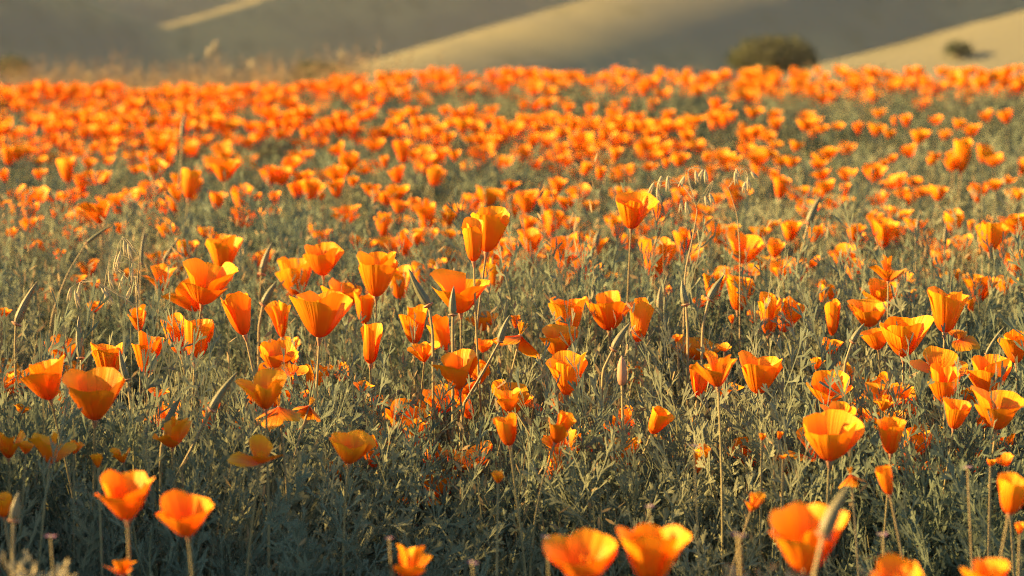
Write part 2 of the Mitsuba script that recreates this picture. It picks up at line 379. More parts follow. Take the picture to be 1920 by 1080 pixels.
# named blooms: cx, top, bottom, width, style, tilt, label, short name used by the labels of their neighbours
NAMED = [
 (919, 385, 474, 72, 'cup', 8, 'large sunlit cup poppy, right-hand one of the tall pair standing out at the centre', 'the tall central pair', 3.0),
 (886, 409, 488, 44, 'cup', -1, 'frilly-rimmed darker poppy on a long bare stem, left-hand one of the tall central pair', None, 2.86),
 (1194, 359, 430, 80, 'wide', 2, 'bright yellow-orange poppy opened like a fan, highest sharp bloom right of the centre', 'the bright fan-shaped poppy', 3.15),
 (1053, 436, 506, 62, 'cup', -16, 'half-open poppy leaning left with striped sunlit petals, right of the tall central pair', 'the left-leaning striped poppy', None),
 (1232, 443, 522, 72, 'cup', 4, 'wide-mouthed frilly cup poppy directly below the bright fan-shaped poppy', 'the frilly right cup', None),
 (1396, 431, 494, 84, 'wide', 0, 'broad open poppy with a pale sunlit middle petal, above the right of the centre', 'the broad pale-petalled poppy', None),
 (709, 473, 554, 80, 'cup', 2, 'large cup poppy with a bright yellow far petal, left of the tall central pair', 'the large yellow-backed cup', None),
 (864, 502, 588, 106, 'wide', 0, 'wide sunlit poppy behind a green seed pod, directly below the tall central pair', 'the poppy behind the seed pod', None),
 (925, 482, 553, 54, 'cup', 5, 'upright glowing cup poppy touching the stem of the tall central pair on its right', None, None),
 (421, 440, 510, 70, 'cup', 2, 'square-topped cup poppy with a bright yellow rim, topmost of the left sunlit cluster', 'the square-topped left poppy', None),
 (398, 483, 570, 104, 'wide', 12, 'large fan-like poppy with fluted yellow petals in the middle of the left cluster', 'the fluted left fan', None),
 (347, 516, 584, 86, 'wide', -28, 'flattened poppy spread sideways with a dark centre, left below the fluted fan', None, None),
 (443, 546, 629, 58, 'tube', -14, 'narrow cup poppy leaning left with a smooth front petal, right below the fluted fan', 'the narrow left-leaning cup', None),
 (335, 585, 665, 62, 'cup', -10, 'flared poppy at the left, back one of the touching pair under the left cluster', None, None),
 (375, 598, 678, 58, 'cup', 5, 'tapered cup poppy at the left, front one of the touching pair under the left cluster', 'the touching pair at left', None),
 (280, 619, 702, 58, 'cup', 5, 'cup poppy with a thick yellow rim, left of the touching pair at the left', 'the thick-rimmed left cup', None),
 (203, 642, 712, 64, 'cup', -5, 'short cup poppy behind the big pale-winged cup at the left edge of the sharp zone', None, None),
 (83, 667, 748, 86, 'cup', -12, 'rounded poppy leaning left, leftmost of the two big sharp blooms at the far left', 'the big rounded poppy at far left', 2.4),
 (178, 686, 789, 110, 'cup', 3, 'very large sunlit cup poppy with one bright yellow side petal, at the lower left', 'the very large left cup', 2.36),
 (553, 480, 555, 70, 'cup', -8, 'pale-rimmed cup poppy at the left edge of the mid-left cluster', None, None),
 (608, 453, 517, 76, 'cup', 0, 'cup poppy with a folded petal to the right, topmost of the mid-left cluster', 'the top mid-left cup', None),
 (603, 545, 633, 116, 'wide', 4, 'large opened poppy with overlapping striped petals, front of the mid-left cluster', 'the striped mid-left poppy', None),
 (640, 520, 592, 74, 'wide', 16, 'poppy with a pale cream-lit petal behind the striped front bloom of the mid-left cluster', None, None),
 (853, 653, 731, 86, 'wide', -4, 'sunlit open poppy with spread yellow petals, alone at the lower centre', 'the lone lower centre poppy', None),
 (1062, 658, 740, 80, 'cup', 0, 'matt shaded cup poppy with a pointed front petal, right of the lower centre', 'the matt shaded cup', None),
 (1063, 556, 632, 72, 'cup', 0, 'goblet-shaped poppy with flaring rim petals, left of the big folded bloom at centre right', 'the goblet poppy', None),
 (1147, 543, 621, 98, 'wide', -2, 'big folded poppy with layered yellow petals right of the centre', 'the big folded poppy', None),
 (1203, 557, 643, 46, 'tube', 8, 'closed oval poppy standing against the right side of the big folded bloom', None, None),
 (697, 607, 681, 46, 'cup', 0, 'narrow goblet poppy at the lower left of the tall central pair', 'the narrow lower goblet', None),
 (775, 568, 646, 52, 'cup', 0, 'dull shaded cup poppy in the dense tangle left of the centre', 'the dull cup left of centre', None),
 (968, 617, 684, 62, 'droop', 15, 'drooping dark orange poppy with hanging petals beneath the tall central pair', 'the drooping dark poppy', None),
 (1048, 606, 668, 70, 'cup', 0, 'dark shaded poppy half hidden between the goblet poppy and the matt shaded cup', None, None),
 (683, 543, 608, 40, 'tube', 0, 'slim closed poppy just right of the striped front bloom of the mid-left cluster', None, None),
 (522, 638, 692, 80, 'bowl', 4, 'glowing translucent bowl poppy, upper one of the stacked blooms left of the lower centre', 'the translucent bowl', None),
 (490, 692, 766, 100, 'rag', 0, 'ragged frilled poppy with crumpled petals under the translucent bowl', 'the ragged frilled poppy', None),
 (662, 806, 870, 88, 'bowl', 8, 'shaded salmon-orange poppy with a pointed petal to the right, alone below the centre left', 'the lone salmon poppy', None),
 (483, 816, 874, 116, 'droop', 10, 'flattened drooping poppy with petals spread sideways, above the two rounded lower-left blooms', 'the flattened drooping poppy', None),
 (240, 882, 974, 112, 'wide', 0, 'rounded funnel poppy in soft light, left one of the two blooms at the bottom left', 'the rounded lower-left funnel', 1.87),
 (351, 918, 1007, 106, 'bowl', -4, 'bowl poppy with a glowing yellow notch, right one of two at the bottom left', 'the notched lower-left bowl', 1.84),
 (946, 773, 837, 44, 'cup', -8, 'small red-orange poppy crossed by a dry stalk, lower of two below the centre', 'the poppy crossed by a stalk', None),
 (1054, 766, 836, 46, 'rag', 20, 'folded orange poppy hanging from a bent stem, below the matt shaded cup', 'the bent folded poppy', None),
 (1561, 768, 864, 118, 'bowl', 0, 'very large shaded red-orange poppy with a broad lip, lower right', 'the very large red bowl', None),
 (1668, 782, 851, 58, 'cup', 2, 'squarish red-orange cup poppy just right of the very large red bowl', None, None),
 (1552, 693, 758, 88, 'bowl', 0, 'pale translucent bowl poppy directly behind the very large red bowl', None, None),
 (1870, 723, 805, 102, 'wide', 5, 'large open poppy with fluted sunlit petals at the right edge, lowest of the right group', 'the fluted bloom at right edge', None),
 (1850, 664, 742, 94, 'cup', 0, 'bright cup poppy with wide yellow petals just above the fluted bloom at right edge', 'the bright cup at right', None),
 (1766, 682, 752, 66, 'cup', -3, 'compact cup poppy with a crumpled bright rim left of the bright cup at right', None, None),
 (1792, 745, 804, 56, 'cup', 6, 'small shaded poppy with one bright spot left below the bright cup at right', None, None),
 (1900, 616, 682, 62, 'cup', -4, 'poppy with a pale lit fold, cut off by the right edge above the fluted bloom', None, None),
 (1696, 592, 668, 106, 'bowl', -4, 'broad ruffled poppy bowl with a scalloped rim in the right-hand tangle', 'the broad ruffled bowl', None),
 (1760, 648, 706, 112, 'bowl', 4, 'dark red-orange saucer poppy lying under the broad ruffled bowl', None, None),
 (1776, 538, 622, 84, 'cup', 2, 'tall flaring poppy above the right end of the broad ruffled bowl', 'the tall flaring right poppy', None),
 (1648, 520, 587, 72, 'cup', 3, 'slender-based flaring poppy on a straight stem, in front of another cup at right', 'the straight-stemmed flaring poppy', None),
 (1626, 558, 613, 76, 'cup', -2, 'cup poppy peeping out behind the straight-stemmed flaring poppy', None, None),
 (1560, 560, 629, 30, 'tube', 0, 'closed cigar-shaped poppy standing upright, front one of two at the right', 'the cigar-shaped poppy', None),
 (1553, 527, 573, 40, 'tube', 10, 'half-closed pointed poppy directly behind the closed cigar-shaped poppy', None, None),
 (1445, 548, 627, 54, 'cup', 0, 'smooth cup poppy, left one of two leaning apart right of the centre', 'the parted pair', None),
 (1486, 556, 622, 58, 'cup', 22, 'poppy leaning to the right, right one of the two leaning apart right of the centre', None, None),
 (1388, 513, 583, 56, 'cup', 4, 'rounded cup poppy with a bright folded rim above the parted pair', 'the rounded folded-rim cup', None),
 (1425, 657, 738, 84, 'cup', 0, 'large soft-shaded poppy cup touching a dark crumpled poppy, right of the lower centre', 'the large soft-shaded cup', None),
 (1338, 657, 726, 94, 'rag', -4, 'dark crumpled poppy with sunlit specks, touching the left of the large soft-shaded cup', None, None),
 (1666, 477, 528, 76, 'rag', 0, 'torn-rimmed wide poppy in the upper right of the sharp zone', 'the torn-rimmed wide poppy', None),
 (1840, 513, 568, 72, 'wide', -2, 'striped open poppy near the right edge, above the bright cup', 'the striped right-edge poppy', None),
 (1860, 415, 473, 70, 'cup', 0, 'wide-mouthed poppy near the right edge, upper right of the sharp zone', 'the wide-mouthed right poppy', None),
 (1658, 406, 463, 54, 'cup', 0, 'soft-focus V-shaped poppy with a bright flared rim, right of the upright pointed seed pod', 'the V-shaped soft poppy', None),
 (1513, 938, 1076, 148, 'cup', 3, 'huge blurred frilled poppy crossed by a foreground seed pod, bottom right', 'the huge frilled poppy', 1.68),
 (1088, 990, 1096, 138, 'wide', 4, 'huge blurred yellow-orange poppy at the bottom edge, left one of the bottom pair', 'the left bottom poppy', 1.66),
 (1224, 980, 1096, 134, 'cup', 0, 'huge blurred yellow-orange poppy at the bottom edge, right one of the bottom pair', 'the right bottom poppy', 1.66),
 (1677, 1037, 1110, 96, 'bowl', 0, 'blurred two-lobed poppy cut off by the bottom edge, right of the huge frilled one', None, 1.62),
 (1842, 1048, 1130, 90, 'cup', 0, 'blurred poppy cut off by the bottom edge near the right corner', None, 1.60),
 (1905, 884, 966, 72, 'cup', 8, 'blurred orange poppy cut off by the right edge in the lower right', 'the cut-off lower right poppy', 1.9),
 (758, 428, 483, 50, 'rag', 0, 'frilly-topped small poppy between the large yellow-backed cup and the tall pair', 'the small frilly-topped poppy', None),
 (1378, 333, 385, 66, 'wide', 6, 'soft-focus open poppy under drooping oat spikelets in the upper right', 'the soft poppy under the oats', None),
 (1046, 331, 363, 36, 'cup', 0, 'small soft-focus cup poppy alone against a dark gap above the centre', 'the lone soft cup', None),
 (816, 308, 350, 30, 'cup', 8, 'small soft-focus cup poppy with a pale left side, alone against a dark gap', 'the pale-sided small cup', None),
 (421, 295, 341, 64, 'cup', 0, 'soft-focus broad poppy with a triangular dark front, upper left', 'the broad soft poppy', None),
 (290, 296, 334, 54, 'cup', 4, 'soft-focus bright yellow-orange poppy right of the narrow tube bloom, upper left', 'the bright soft poppy', None),
 (124, 294, 343, 36, 'cup', -6, 'soft-focus poppy with an egg-shaped red front, upper left', 'the egg-fronted soft poppy', None),
 (18, 270, 309, 28, 'cup', 2, 'small soft-focus upright poppy nearest the left edge in the upper rows', 'the left-edge upright poppy', None),
 (774, 1020, 1086, 72, 'rag', 4, 'dim pinkish-orange poppy hidden low in the dark leaves at the bottom, left of centre', 'the dim low poppy', None),
 (96, 793, 884, 60, 'rag', 8, 'crumpled hanging poppy in the grass at the left, below the very large left cup', 'the crumpled hanging poppy', None),
 (325, 778, 842, 60, 'rag', 0, 'withered brownish-orange poppy among dry stems at the lower left', 'the withered poppy', None),
 (1657, 873, 928, 34, 'tube', -14, 'slim dusky poppy leaning left in the shade below the squarish red-orange cup', 'the slim dusky poppy', None),
]
# the others: cx, top, bottom, width, style (c w t b r d), tilt
OTHERS = '''
300 494 546 64 r 0;520 565 631 50 r 0;545 684 706 80 b 0;3 538 601 30 t 4;352 445 490 42 c 0;316 417 447 42 c 0;110 450 490 26 t -20;146 500 530 22 t 0
182 506 542 20 t 5;178 564 585 32 c 0;55 408 440 34 c 0;58 440 468 18 t 0;75 440 465 18 t 0;178 373 420 56 r 0;228 415 440 28 c 0;258 572 620 34 r 0
604 430 456 38 c 0;453 343 398 36 c 0;458 385 428 66 w 0;53 268 289 24 c 0;104 247 272 24 c 0;77 290 308 20 c 0;167 292 316 24 c 0;205 286 308 20 c 0
143 270 290 17 c 0;176 267 285 18 c 0;297 250 290 42 c 0;254 287 326 22 t 0;335 306 350 30 c 10;360 314 373 34 t 0;414 270 295 40 c 0;420 280 300 38 c 0
12 305 342 28 c 0;75 310 338 26 c 0;168 318 347 56 b 0;192 320 345 34 c 0;66 348 386 58 b 0;35 345 372 30 c 0;102 365 381 28 c 0;6 352 393 26 t -14
282 338 375 42 c 0;315 330 361 26 c 0;326 350 398 34 c 0;410 358 391 34 c 0;218 362 401 34 c 0;156 345 371 16 t 0;55 375 411 36 c 0;384 410 446 28 c 0
332 428 446 15 c 0;252 362 383 20 c 0;546 292 319 36 b 0;503 310 348 40 c 0;527 312 346 42 c 0;564 317 346 46 w 0;556 336 373 32 c 0;584 332 376 32 c 0
518 355 386 30 c 0;510 382 406 22 c 0;487 350 381 22 c 0;486 388 409 18 c 0;628 335 373 32 c 0;605 335 376 18 t 0;637 260 291 30 c 0;655 282 326 38 c 0
632 308 346 40 c -8;662 320 351 24 c 0;692 325 366 30 c 0;703 356 379 26 c 0;742 310 344 32 c 0;745 342 381 36 b 0;720 350 381 24 c 0;750 372 401 34 c 0
649 382 419 54 w 0;718 395 443 32 c -6;795 372 427 44 c 0;850 380 411 36 c 0;842 420 447 28 c 0;918 346 386 50 c 4;957 331 357 26 c 0;945 353 375 24 c 0
880 358 386 22 t 0;752 230 260 30 c 0;700 258 284 40 b 0;752 262 306 32 c 0;793 270 291 34 b 0;800 288 309 34 b 0;828 278 301 28 c 0;853 276 303 26 c 0
822 226 249 28 c 0;838 240 273 30 c 0;800 240 269 26 c 0;722 293 315 26 c 0;684 305 327 24 c 0;880 240 269 26 c 0;900 240 273 30 c 0;930 250 281 30 c 0
952 224 256 30 c 0;987 354 401 42 c 0;1084 343 377 46 b -10;1095 300 329 30 c 0;1124 305 338 29 c 0;1166 334 373 28 c 0;1273 350 383 32 c 0;1038 393 443 42 c 0
1068 390 431 30 c 0;992 402 433 34 c 0;994 428 471 50 c 0;1093 456 483 32 c 0;1093 484 529 44 b 0;1155 400 446 44 b 0;1283 427 479 44 c 0;1352 412 456 70 w 0
1238 375 416 36 c 0;1235 400 431 28 c 0;1315 378 413 44 r 0;1074 222 247 30 b 0;1006 215 251 26 c 0;1035 219 238 18 c 0;1150 215 241 36 b 0;1138 232 253 34 c 0
1185 230 253 30 c 0;1218 232 259 24 c 0;1212 256 283 46 b 0;1252 230 251 30 b 0;1286 240 266 28 c 0;1090 248 283 38 b 0;1000 256 276 30 b 0;1050 240 259 28 c 0
1131 245 264 24 c 0;1165 248 267 22 c 0;1276 282 313 34 c 0;1323 280 305 22 c 0;1358 280 309 42 c 0;1378 285 306 22 c 0;1218 300 321 24 c 0;1248 300 316 22 b 0
1043 286 305 20 c 0;1307 212 233 18 c 0;1338 208 227 24 c 0;1374 203 229 22 c 0;821 461 507 30 t 0;748 497 561 46 c 0;795 490 531 46 c 0;822 590 656 44 c -10
795 632 686 44 r 0;903 582 621 60 c 0;905 623 661 32 r 0;967 590 616 28 c 0;1253 522 556 24 c 0;1270 623 641 18 c 0;960 452 479 28 c 0;940 440 463 20 c 0
680 693 736 28 t 0;1338 510 567 42 c 0;1313 548 579 28 c 0;1410 550 606 28 c 0;1402 494 517 56 b 0;1464 488 526 46 b 0;1523 462 501 28 c 0;1537 500 539 24 t 6
1580 455 501 56 c 0;1600 484 529 36 c 0;1708 525 567 32 c 0;1884 515 553 48 c 0;1904 396 443 64 c -4;1884 446 481 42 c 0;1904 468 519 60 c 0;1794 484 525 24 t 0
1801 438 471 40 c 0;1787 390 439 38 c 0;1820 415 436 26 c 0;1718 408 443 44 r 0;1695 380 413 30 c 0;1605 420 451 38 c 0;1640 395 421 34 c 0;1483 412 454 36 c 0
1448 388 431 26 c 0;1425 415 446 32 c 0;1512 372 409 46 b 0;1530 420 456 36 c 0;1565 368 393 36 w 0;1453 445 483 36 c 0;1642 612 656 60 c -10;1806 618 659 62 d 0
1558 632 664 46 c 0;1358 632 659 20 t 0;1822 562 586 30 c 0;1530 665 693 28 r 0;1373 590 607 18 c 0;1570 752 791 66 b 0;1655 740 771 30 c 0;1695 730 749 32 r 0
1857 845 874 18 t 0;1889 847 874 28 c 0;1428 808 826 16 c 0;1460 802 825 18 t 0;1468 848 861 12 c 0;1598 887 918 42 d 0;1415 920 961 36 r 20;1912 977 1001 24 c 0
953 727 771 44 c 0;933 880 906 26 r 0;224 1047 1079 58 r 0;6 922 971 34 c 0;15 798 868 56 r 0;48 805 851 30 c 0;184 838 877 30 r 0;227 838 869 38 r 0
138 820 851 28 c 0;522 746 821 48 d -10;575 758 793 44 d 12;297 722 746 40 r 0;38 763 776 24 b 0;1466 330 372 34 c 0;1502 334 368 32 c 0;1544 319 339 32 c 0
1546 335 364 34 c 0;1588 302 340 32 c -6;1640 305 345 44 c 0;1675 322 353 32 c 0;1710 312 350 28 c 0;1657 280 312 18 t 0;1674 284 304 20 c 0;1708 264 296 30 c 0
1760 345 376 38 c 0;1832 342 380 38 c 0;1866 320 358 28 c 0;1890 310 345 20 c 0;1910 352 378 26 c 0;1863 285 313 32 c 0;1752 262 300 22 t 0;1785 262 304 24 c 0
1805 260 322 36 c 6;1783 290 322 34 c 0;1742 292 310 20 c 0;1557 274 298 32 c 0;1482 284 315 28 c 0;1490 258 284 26 c 0;1440 274 296 22 c 0;1610 234 252 26 c 0
1640 226 256 32 c 0;1666 238 260 24 c 0;1725 240 270 36 c 0;1756 212 234 22 c 0;1795 218 243 26 c 0;1820 232 256 36 c 0;1852 202 228 26 c 0;1888 200 232 32 c 0
1678 214 238 22 c 0;1700 218 240 28 c 0;1510 222 246 36 c 0;1540 230 250 22 c 0;1570 222 244 20 c 0;1455 220 246 30 c 0;1416 232 262 30 c 0;1396 240 262 26 c 0
1658 380 408 30 c 0;1690 345 372 24 c 0;25 420 450 26 c 0;1240 330 352 22 c 0
'''

LETTER = {'c': 'cup', 'w': 'wide', 't': 'tube', 'b': 'bowl', 'r': 'rag', 'd': 'droop'}
SHAPE_WORD = {'low': 'half-hidden', 'cup': 'cup-shaped', 'wide': 'wide-open', 'tube': 'half-closed narrow', 'bowl': 'rounded bowl-like', 'rag': 'ragged crumpled', 'droop': 'drooping'}
HOLLOWS = [(0.2, 8.3, 1.1, 0.24), (-0.35, 7.1, 0.5, 0.3), (-0.95, 6.0, 0.55, 0.3), (1.0, 7.6, 0.5, 0.22), (0.95, 6.05, 0.45, 0.24), (0.0, 5.5, 0.4, 0.25), (0.45, 5.75, 0.35, 0.2), (-0.9, 8.9, 0.6, 0.2), (1.3, 9.3, 0.6, 0.2), (-0.1, 9.6, 0.7, 0.18)]


def hollow(x, y):
    """1 in the green hollows that hardly flower."""
    g = 0
    for a, b, c, d in HOLLOWS:
        g = np.maximum(g, np.exp(-((x - a) / c) ** 4 - ((y - b) / d) ** 4))
    return g


def bloom_cover(x, y):
    """How crowded the flowers stand: drifts with green hollows between them."""
    n = meshkit.noise(np.stack([x * 0.5 + 3, y * 1.5 + 11, x * 0], -1)) * 0.65 + meshkit.noise(np.stack([x * 2.3, y * 3.7 + 5, x * 0 + 4], -1)) * 0.35
    return sstep(0.36, 0.60, n)


# low, half-hidden poppies between the named ones, nearest rows: (x, y, height above the ground, size)
rn = np.random.default_rng(31)
low = []
while len(low) < 105:
    y = float(np.sqrt(rn.uniform(2.55 ** 2, 3.5 ** 2)))
    x = float(rn.uniform(-0.19, 0.19) * y)
    if rn.random() < bloom_cover(np.array([x * 1.5 + 7]), np.array([y]))[0] and abs(x + 0.42) > 0.07:
        low.append((x, y, float(rn.uniform(0.225, 0.305)), float(rn.uniform(0.028, 0.040))))
others = []
for row in OTHERS.replace('\n', ';').split(';'):
    if row.strip():
        a = row.split()
        others.append((*map(float, a[:4]), LETTER[a[4]], float(a[5])))
others.sort(key=lambda o: -o[3])
n_single = 300 - len(NAMED) - len(low)
single, small = others[:n_single], others[n_single:]

for i, (cx, yt, yb, w, style, tilt, label, ref, depth) in enumerate([(*n, None) if len(n) == 8 else n for n in NAMED]):
    poppy(cx, yt, yb, w, style, tilt, label, None, 100 + i, depth)

REFS = [((n[0], (n[1] + n[2]) / 2), n[7]) for n in NAMED if n[7]]
described = {}
low_seen = []
for x, y, h, sz in low:
    v = np.array([x, y, float(ground_z(x, y)) + h + sz / 2]) - CAM
    low_seen.append((960 + FPX * (v @ RIGHT) / (v @ FWD), 540 - FPX * (v @ UP) / (v @ FWD)))
for i, o in enumerate(single + [(u, v, v, 0, 'low', 0) for u, v in low_seen]):
    c = np.array([o[0], (o[1] + o[2]) / 2])
    (rx, ry), ref = min(REFS, key=lambda r: math.hypot(r[0][0] - c[0], (r[0][1] - c[1]) * 1.5))
    dx, dy = c[0] - rx, c[1] - ry
    side = ('left of' if dx < 0 else 'right of') if abs(dx) > abs(dy) * 1.2 else ('behind' if dy < 0 else 'in front of')
    size = 'low' if o[4] == 'low' else 'large' if o[3] > 60 else 'mid-sized' if o[3] > 38 else 'small'
    focus = ' blurred' if c[1] < 400 and o[4] != 'low' else ''
    described.setdefault((size + focus, o[4], side, ref), []).append((math.hypot(dx, dy), i))
ORD = [f'{o}nearest' for o in ('', 'second ', 'third ', 'fourth ', 'fifth ', 'sixth ', 'seventh ', 'eighth ', 'ninth ', 'tenth ', 'eleventh ', 'twelfth ', 'thirteenth ', 'fourteenth ', 'fifteenth ', 'sixteenth ', 'seventeenth ', 'eighteenth ')]
text = {}
for (size, style, side, ref), found in described.items():
    found.sort()
    for k, (_, i) in enumerate(found):
        which = '' if len(found) == 1 else f'{ORD[k]} '
        text[i] = f'{which}{size} {SHAPE_WORD[style]} orange poppy {side} {ref}'
for i, (cx, yt, yb, w, style, tilt) in enumerate(single):
    poppy(cx, yt, yb, w * 1.05, style, tilt + 7 * math.sin(i * 2.4), text[i], None, 400 + i)

# ------------------------------------------------------------------ the crowded far rows: poppies past the three hundred largest, one mass
rg = np.random.default_rng(77)


def small_poppy(base, size, foot, rr, f=grid_faces(4, 5)):
    opening = rr.uniform(8, 46)
    M = lean_matrix(rr.normal(0, 9), rr.uniform(0, 16))
    az0 = rr.uniform(0, 1.6)
    out, uvs = [], []
    for k in range(4):
        sv = (rr.uniform(0, 6), rr.uniform(0, 6), 1.2, rr.normal(0.02, 0.05), rr.uniform(-1, 1))
        V, uv = petal_grid(az0 + k * np.pi / 2, opening + rr.normal(0, 5), rr.uniform(0, 22), 0.62, 50, 0.04, sv, 0.95 if k % 2 else 1.0, 5, 4)
        out.append((V @ M.T * size + base, f))
        uvs.append(uv)
    top = base
    mid = top * 0.55 + foot * 0.45 + np.array([*rr.normal(0, 0.01, 2), 0])
    return join(out), np.vstack(uvs), tube(bezier(foot, mid, top, 4), 0.0013, 3, cap=False)


for k, (x, y, h, sz) in enumerate(low):
    key = thing('poppy', text[len(single) + k], 'poppy')
    foot = np.array([x, y, float(ground_z(x, y))])
    style = ['cup', 'cup', 'wide', 'rag', 'bowl', 'cup', 'droop', 'tube'][k % 8]
    M = lean_matrix(rg.normal(0, 16), rg.uniform(0, 20))
    base = foot + np.array([*rg.normal(0, 0.015, 2), h])
    op = rg.uniform(*STYLE[style][5]) * 0.7 + 5
    for V, uv in make_bloom(style, 2000 + k, op, 13, 9):
        part(key, 'petal', (V @ M.T * sz + base, petal_faces.setdefault((13, 9), grid_faces(9, 13))), 'petal_material', smooth=True, uv=uv)
    part(key, 'stem', tube(bezier(foot, base - M[:, 2] * h * 0.45, base - M[:, 2] * 0.1 * sz, 7), 0.0012, 5), 'stem_material', smooth=True)
blossoms, blossom_uv, stalks = [], [], []
for cx, yt, yb, w, style, tilt in small:
    d = depth_of(yb, style, w)
    base = px(cx, yb, d)
    B, U, S = small_poppy(base, w * d / FPX * 0.95, np.array([base[0], base[1], float(ground_z(base[0], base[1]))]), rg)
    blossoms.append(B); blossom_uv.append(U); stalks.append(S)


def scatter_far(n, y0, y1, keep, hmin, hmax, wide=0.5):
    y = np.sqrt(rg.uniform(y0 ** 2, y1 ** 2, n))
    x = rg.uniform(-1, 1, n) * (0.21 * y + wide)
    ok = rg.random(n) < keep(x, y)
    for a, b in zip(x[ok], y[ok]):
        g = float(ground_z(a, b))
        s = rg.uniform(0.034, 0.050) * (0.8 if b < 6 else 1)
        h = rg.uniform(hmin, hmax) - s * 0.8
        foot = np.array([a, b, g])
        base = foot + np.array([rg.normal(0, 0.012), rg.normal(0, 0.012), h])
        B, U, S = small_poppy(base, s, foot, rg)
        blossoms.append(B); blossom_uv.append(U); stalks.append(S)


# behind the last poppy that is told apart; and the field going on to both sides of the picture
scatter_far(4900, 6.9, 11.3, lambda x, y: (0.06 + 0.94 * bloom_cover(x, y)) * sstep(6.8, 7.8, y) * (1 - 0.93 * hollow(x, y)) * (1 - 0.6 * sstep(10.6, 11.3, y)), 0.27, 0.38)
scatter_far(520, 5.4, 7.2, lambda x, y: bloom_cover(x, y) * 0.8 * (1 - 0.95 * hollow(x, y)), 0.27, 0.35)
scatter_far(820, 3.4, 5.4, lambda x, y: bloom_cover(x, y + 2) * (1 - 0.95 * hollow(x, y)), 0.25, 0.34)
scatter_far(0, 2.5, 3.5, lambda x, y: bloom_cover(x * 1.5 + 7, y) * sstep(0.04, 0.10, np.abs(x + 0.42)), 0.25, 0.345)
side = lambda x, y: (np.abs(x) > 0.205 * y + 0.03) * 0.6 * bloom_cover(x, y)
scatter_far(2000, 1.9, 8.0, side, 0.30, 0.40, 1.3)
V, F = join(blossoms)
scene['distant_poppies'] = mikit.ply((V, F), 'petal_material', smooth=True, uv=np.vstack(blossom_uv))
labels['distant_poppies'] = {'label': 'crowded rows of smaller orange poppies running back to the far edge of the field', 'category': 'poppies', 'kind': 'stuff'}
scene['distant_poppies__stems'] = mikit.ply(join(stalks), 'stem_material', smooth=False)
labels['distant_poppies__stems'] = {'kind': 'stuff'}


# ------------------------------------------------------------------ foliage: feathery, finely cut leaves in clumps, and grass
def leaf(rr, root, d0, length, fine, out):
    """One finely cut leaf: a thin stalk and, on its outer half, pinnae that fork into blunt finger-like lobes."""
    side = unit(np.cross(d0, rr.normal(0, 1, 3)))
    up = np.array([0, 0, 1.0])
    d1 = unit(d0 + up * rr.uniform(0.0, 0.9))
    mid, tip = root + d0 * length * 0.5, root + d0 * length * 0.5 + d1 * length * 0.5
    pts = bezier(root, mid, tip, 5 if fine else 3)
    out.append(ribbon(pts, np.linspace(0.0013, 0.0009, len(pts)) * (1 if fine else 1.8), side))
    n = 7 if fine else 4
    for k in range(n):
        t = 0.38 + 0.62 * (k + rr.uniform(0.1, 0.7)) / n
        p = (1 - t) ** 2 * root + 2 * t * (1 - t) * mid + t * t * tip
        ax = unit(d0 * (1 - t) + d1 * t)
        s = 1 if k % 2 else -1
        d = unit(ax * rr.uniform(0.6, 1.0) + side * s * rr.uniform(0.55, 1.0) * (1.25 - 0.8 * t) + rr.normal(0, 0.16, 3))
        L = length * rr.uniform(0.13, 0.22) * (1.35 - 0.6 * t)
        q = p + d * L * 0.5
        nrm = unit(np.cross(d, side) + rr.normal(0, 0.35, 3))
        sd = unit(np.cross(d, nrm))
        w = rr.uniform(0.0012, 0.0019) if fine else rr.uniform(0.0024, 0.0036)
        out.append(ribbon([p, q], [w * 0.6, w], sd))
        for m in ((-1, 0, 1) if fine else (-0.6, 0.6)):
            d2 = unit(d + sd * m * rr.uniform(0.35, 0.75) + ax * 0.35 + rr.normal(0, 0.12, 3))
            e = q + d2 * L * rr.uniform(0.45, 0.85)
            s2 = unit(np.cross(d2, nrm))
            out.append(ribbon([q, e], [w * 0.8, w * 1.15], s2) if not fine else ribbon([q, q * 0.3 + e * 0.7, e], [w * 0.7, w * 1.25, w * 0.7], s2))


def leaf_clump(seed, n, fine, height, spread):
    """A plant's worth of leaves on several soft stems, some low and broad, most reaching up to the light."""
    rr = np.random.default_rng(seed)
    out = []
    for _ in range(5):
        a, r0 = rr.uniform(0, 6.283), spread * math.sqrt(rr.random()) * 0.5
        root = np.array([r0 * math.cos(a), r0 * math.sin(a), 0])
        out_dir = np.array([math.cos(a), math.sin(a), 0])
        H = height * rr.uniform(0.5, 0.82)
        top = root + out_dir * H * rr.uniform(0.05, 0.45) + np.array([0, 0, H])
        mid = root + np.array([0, 0, H * 0.6])
        pts = bezier(root, mid, top, 5)
        out.append(ribbon(pts, np.linspace(0.0024, 0.0014, 5), unit(np.cross(out_dir, [0.2, 0.1, 1]))))
        m = n // 5
        for k in range(m):
            t = 0.25 + 0.75 * (k + rr.random()) / m
            p = (1 - t) ** 2 * root + 2 * t * (1 - t) * mid + t * t * top
            b = rr.uniform(0, 6.283)
            d0 = unit(np.array([math.cos(b), math.sin(b), rr.uniform(0.1, 1.5)]))
            leaf(rr, p, d0, height * rr.uniform(0.22, 0.42), fine, out)
    return join(out)


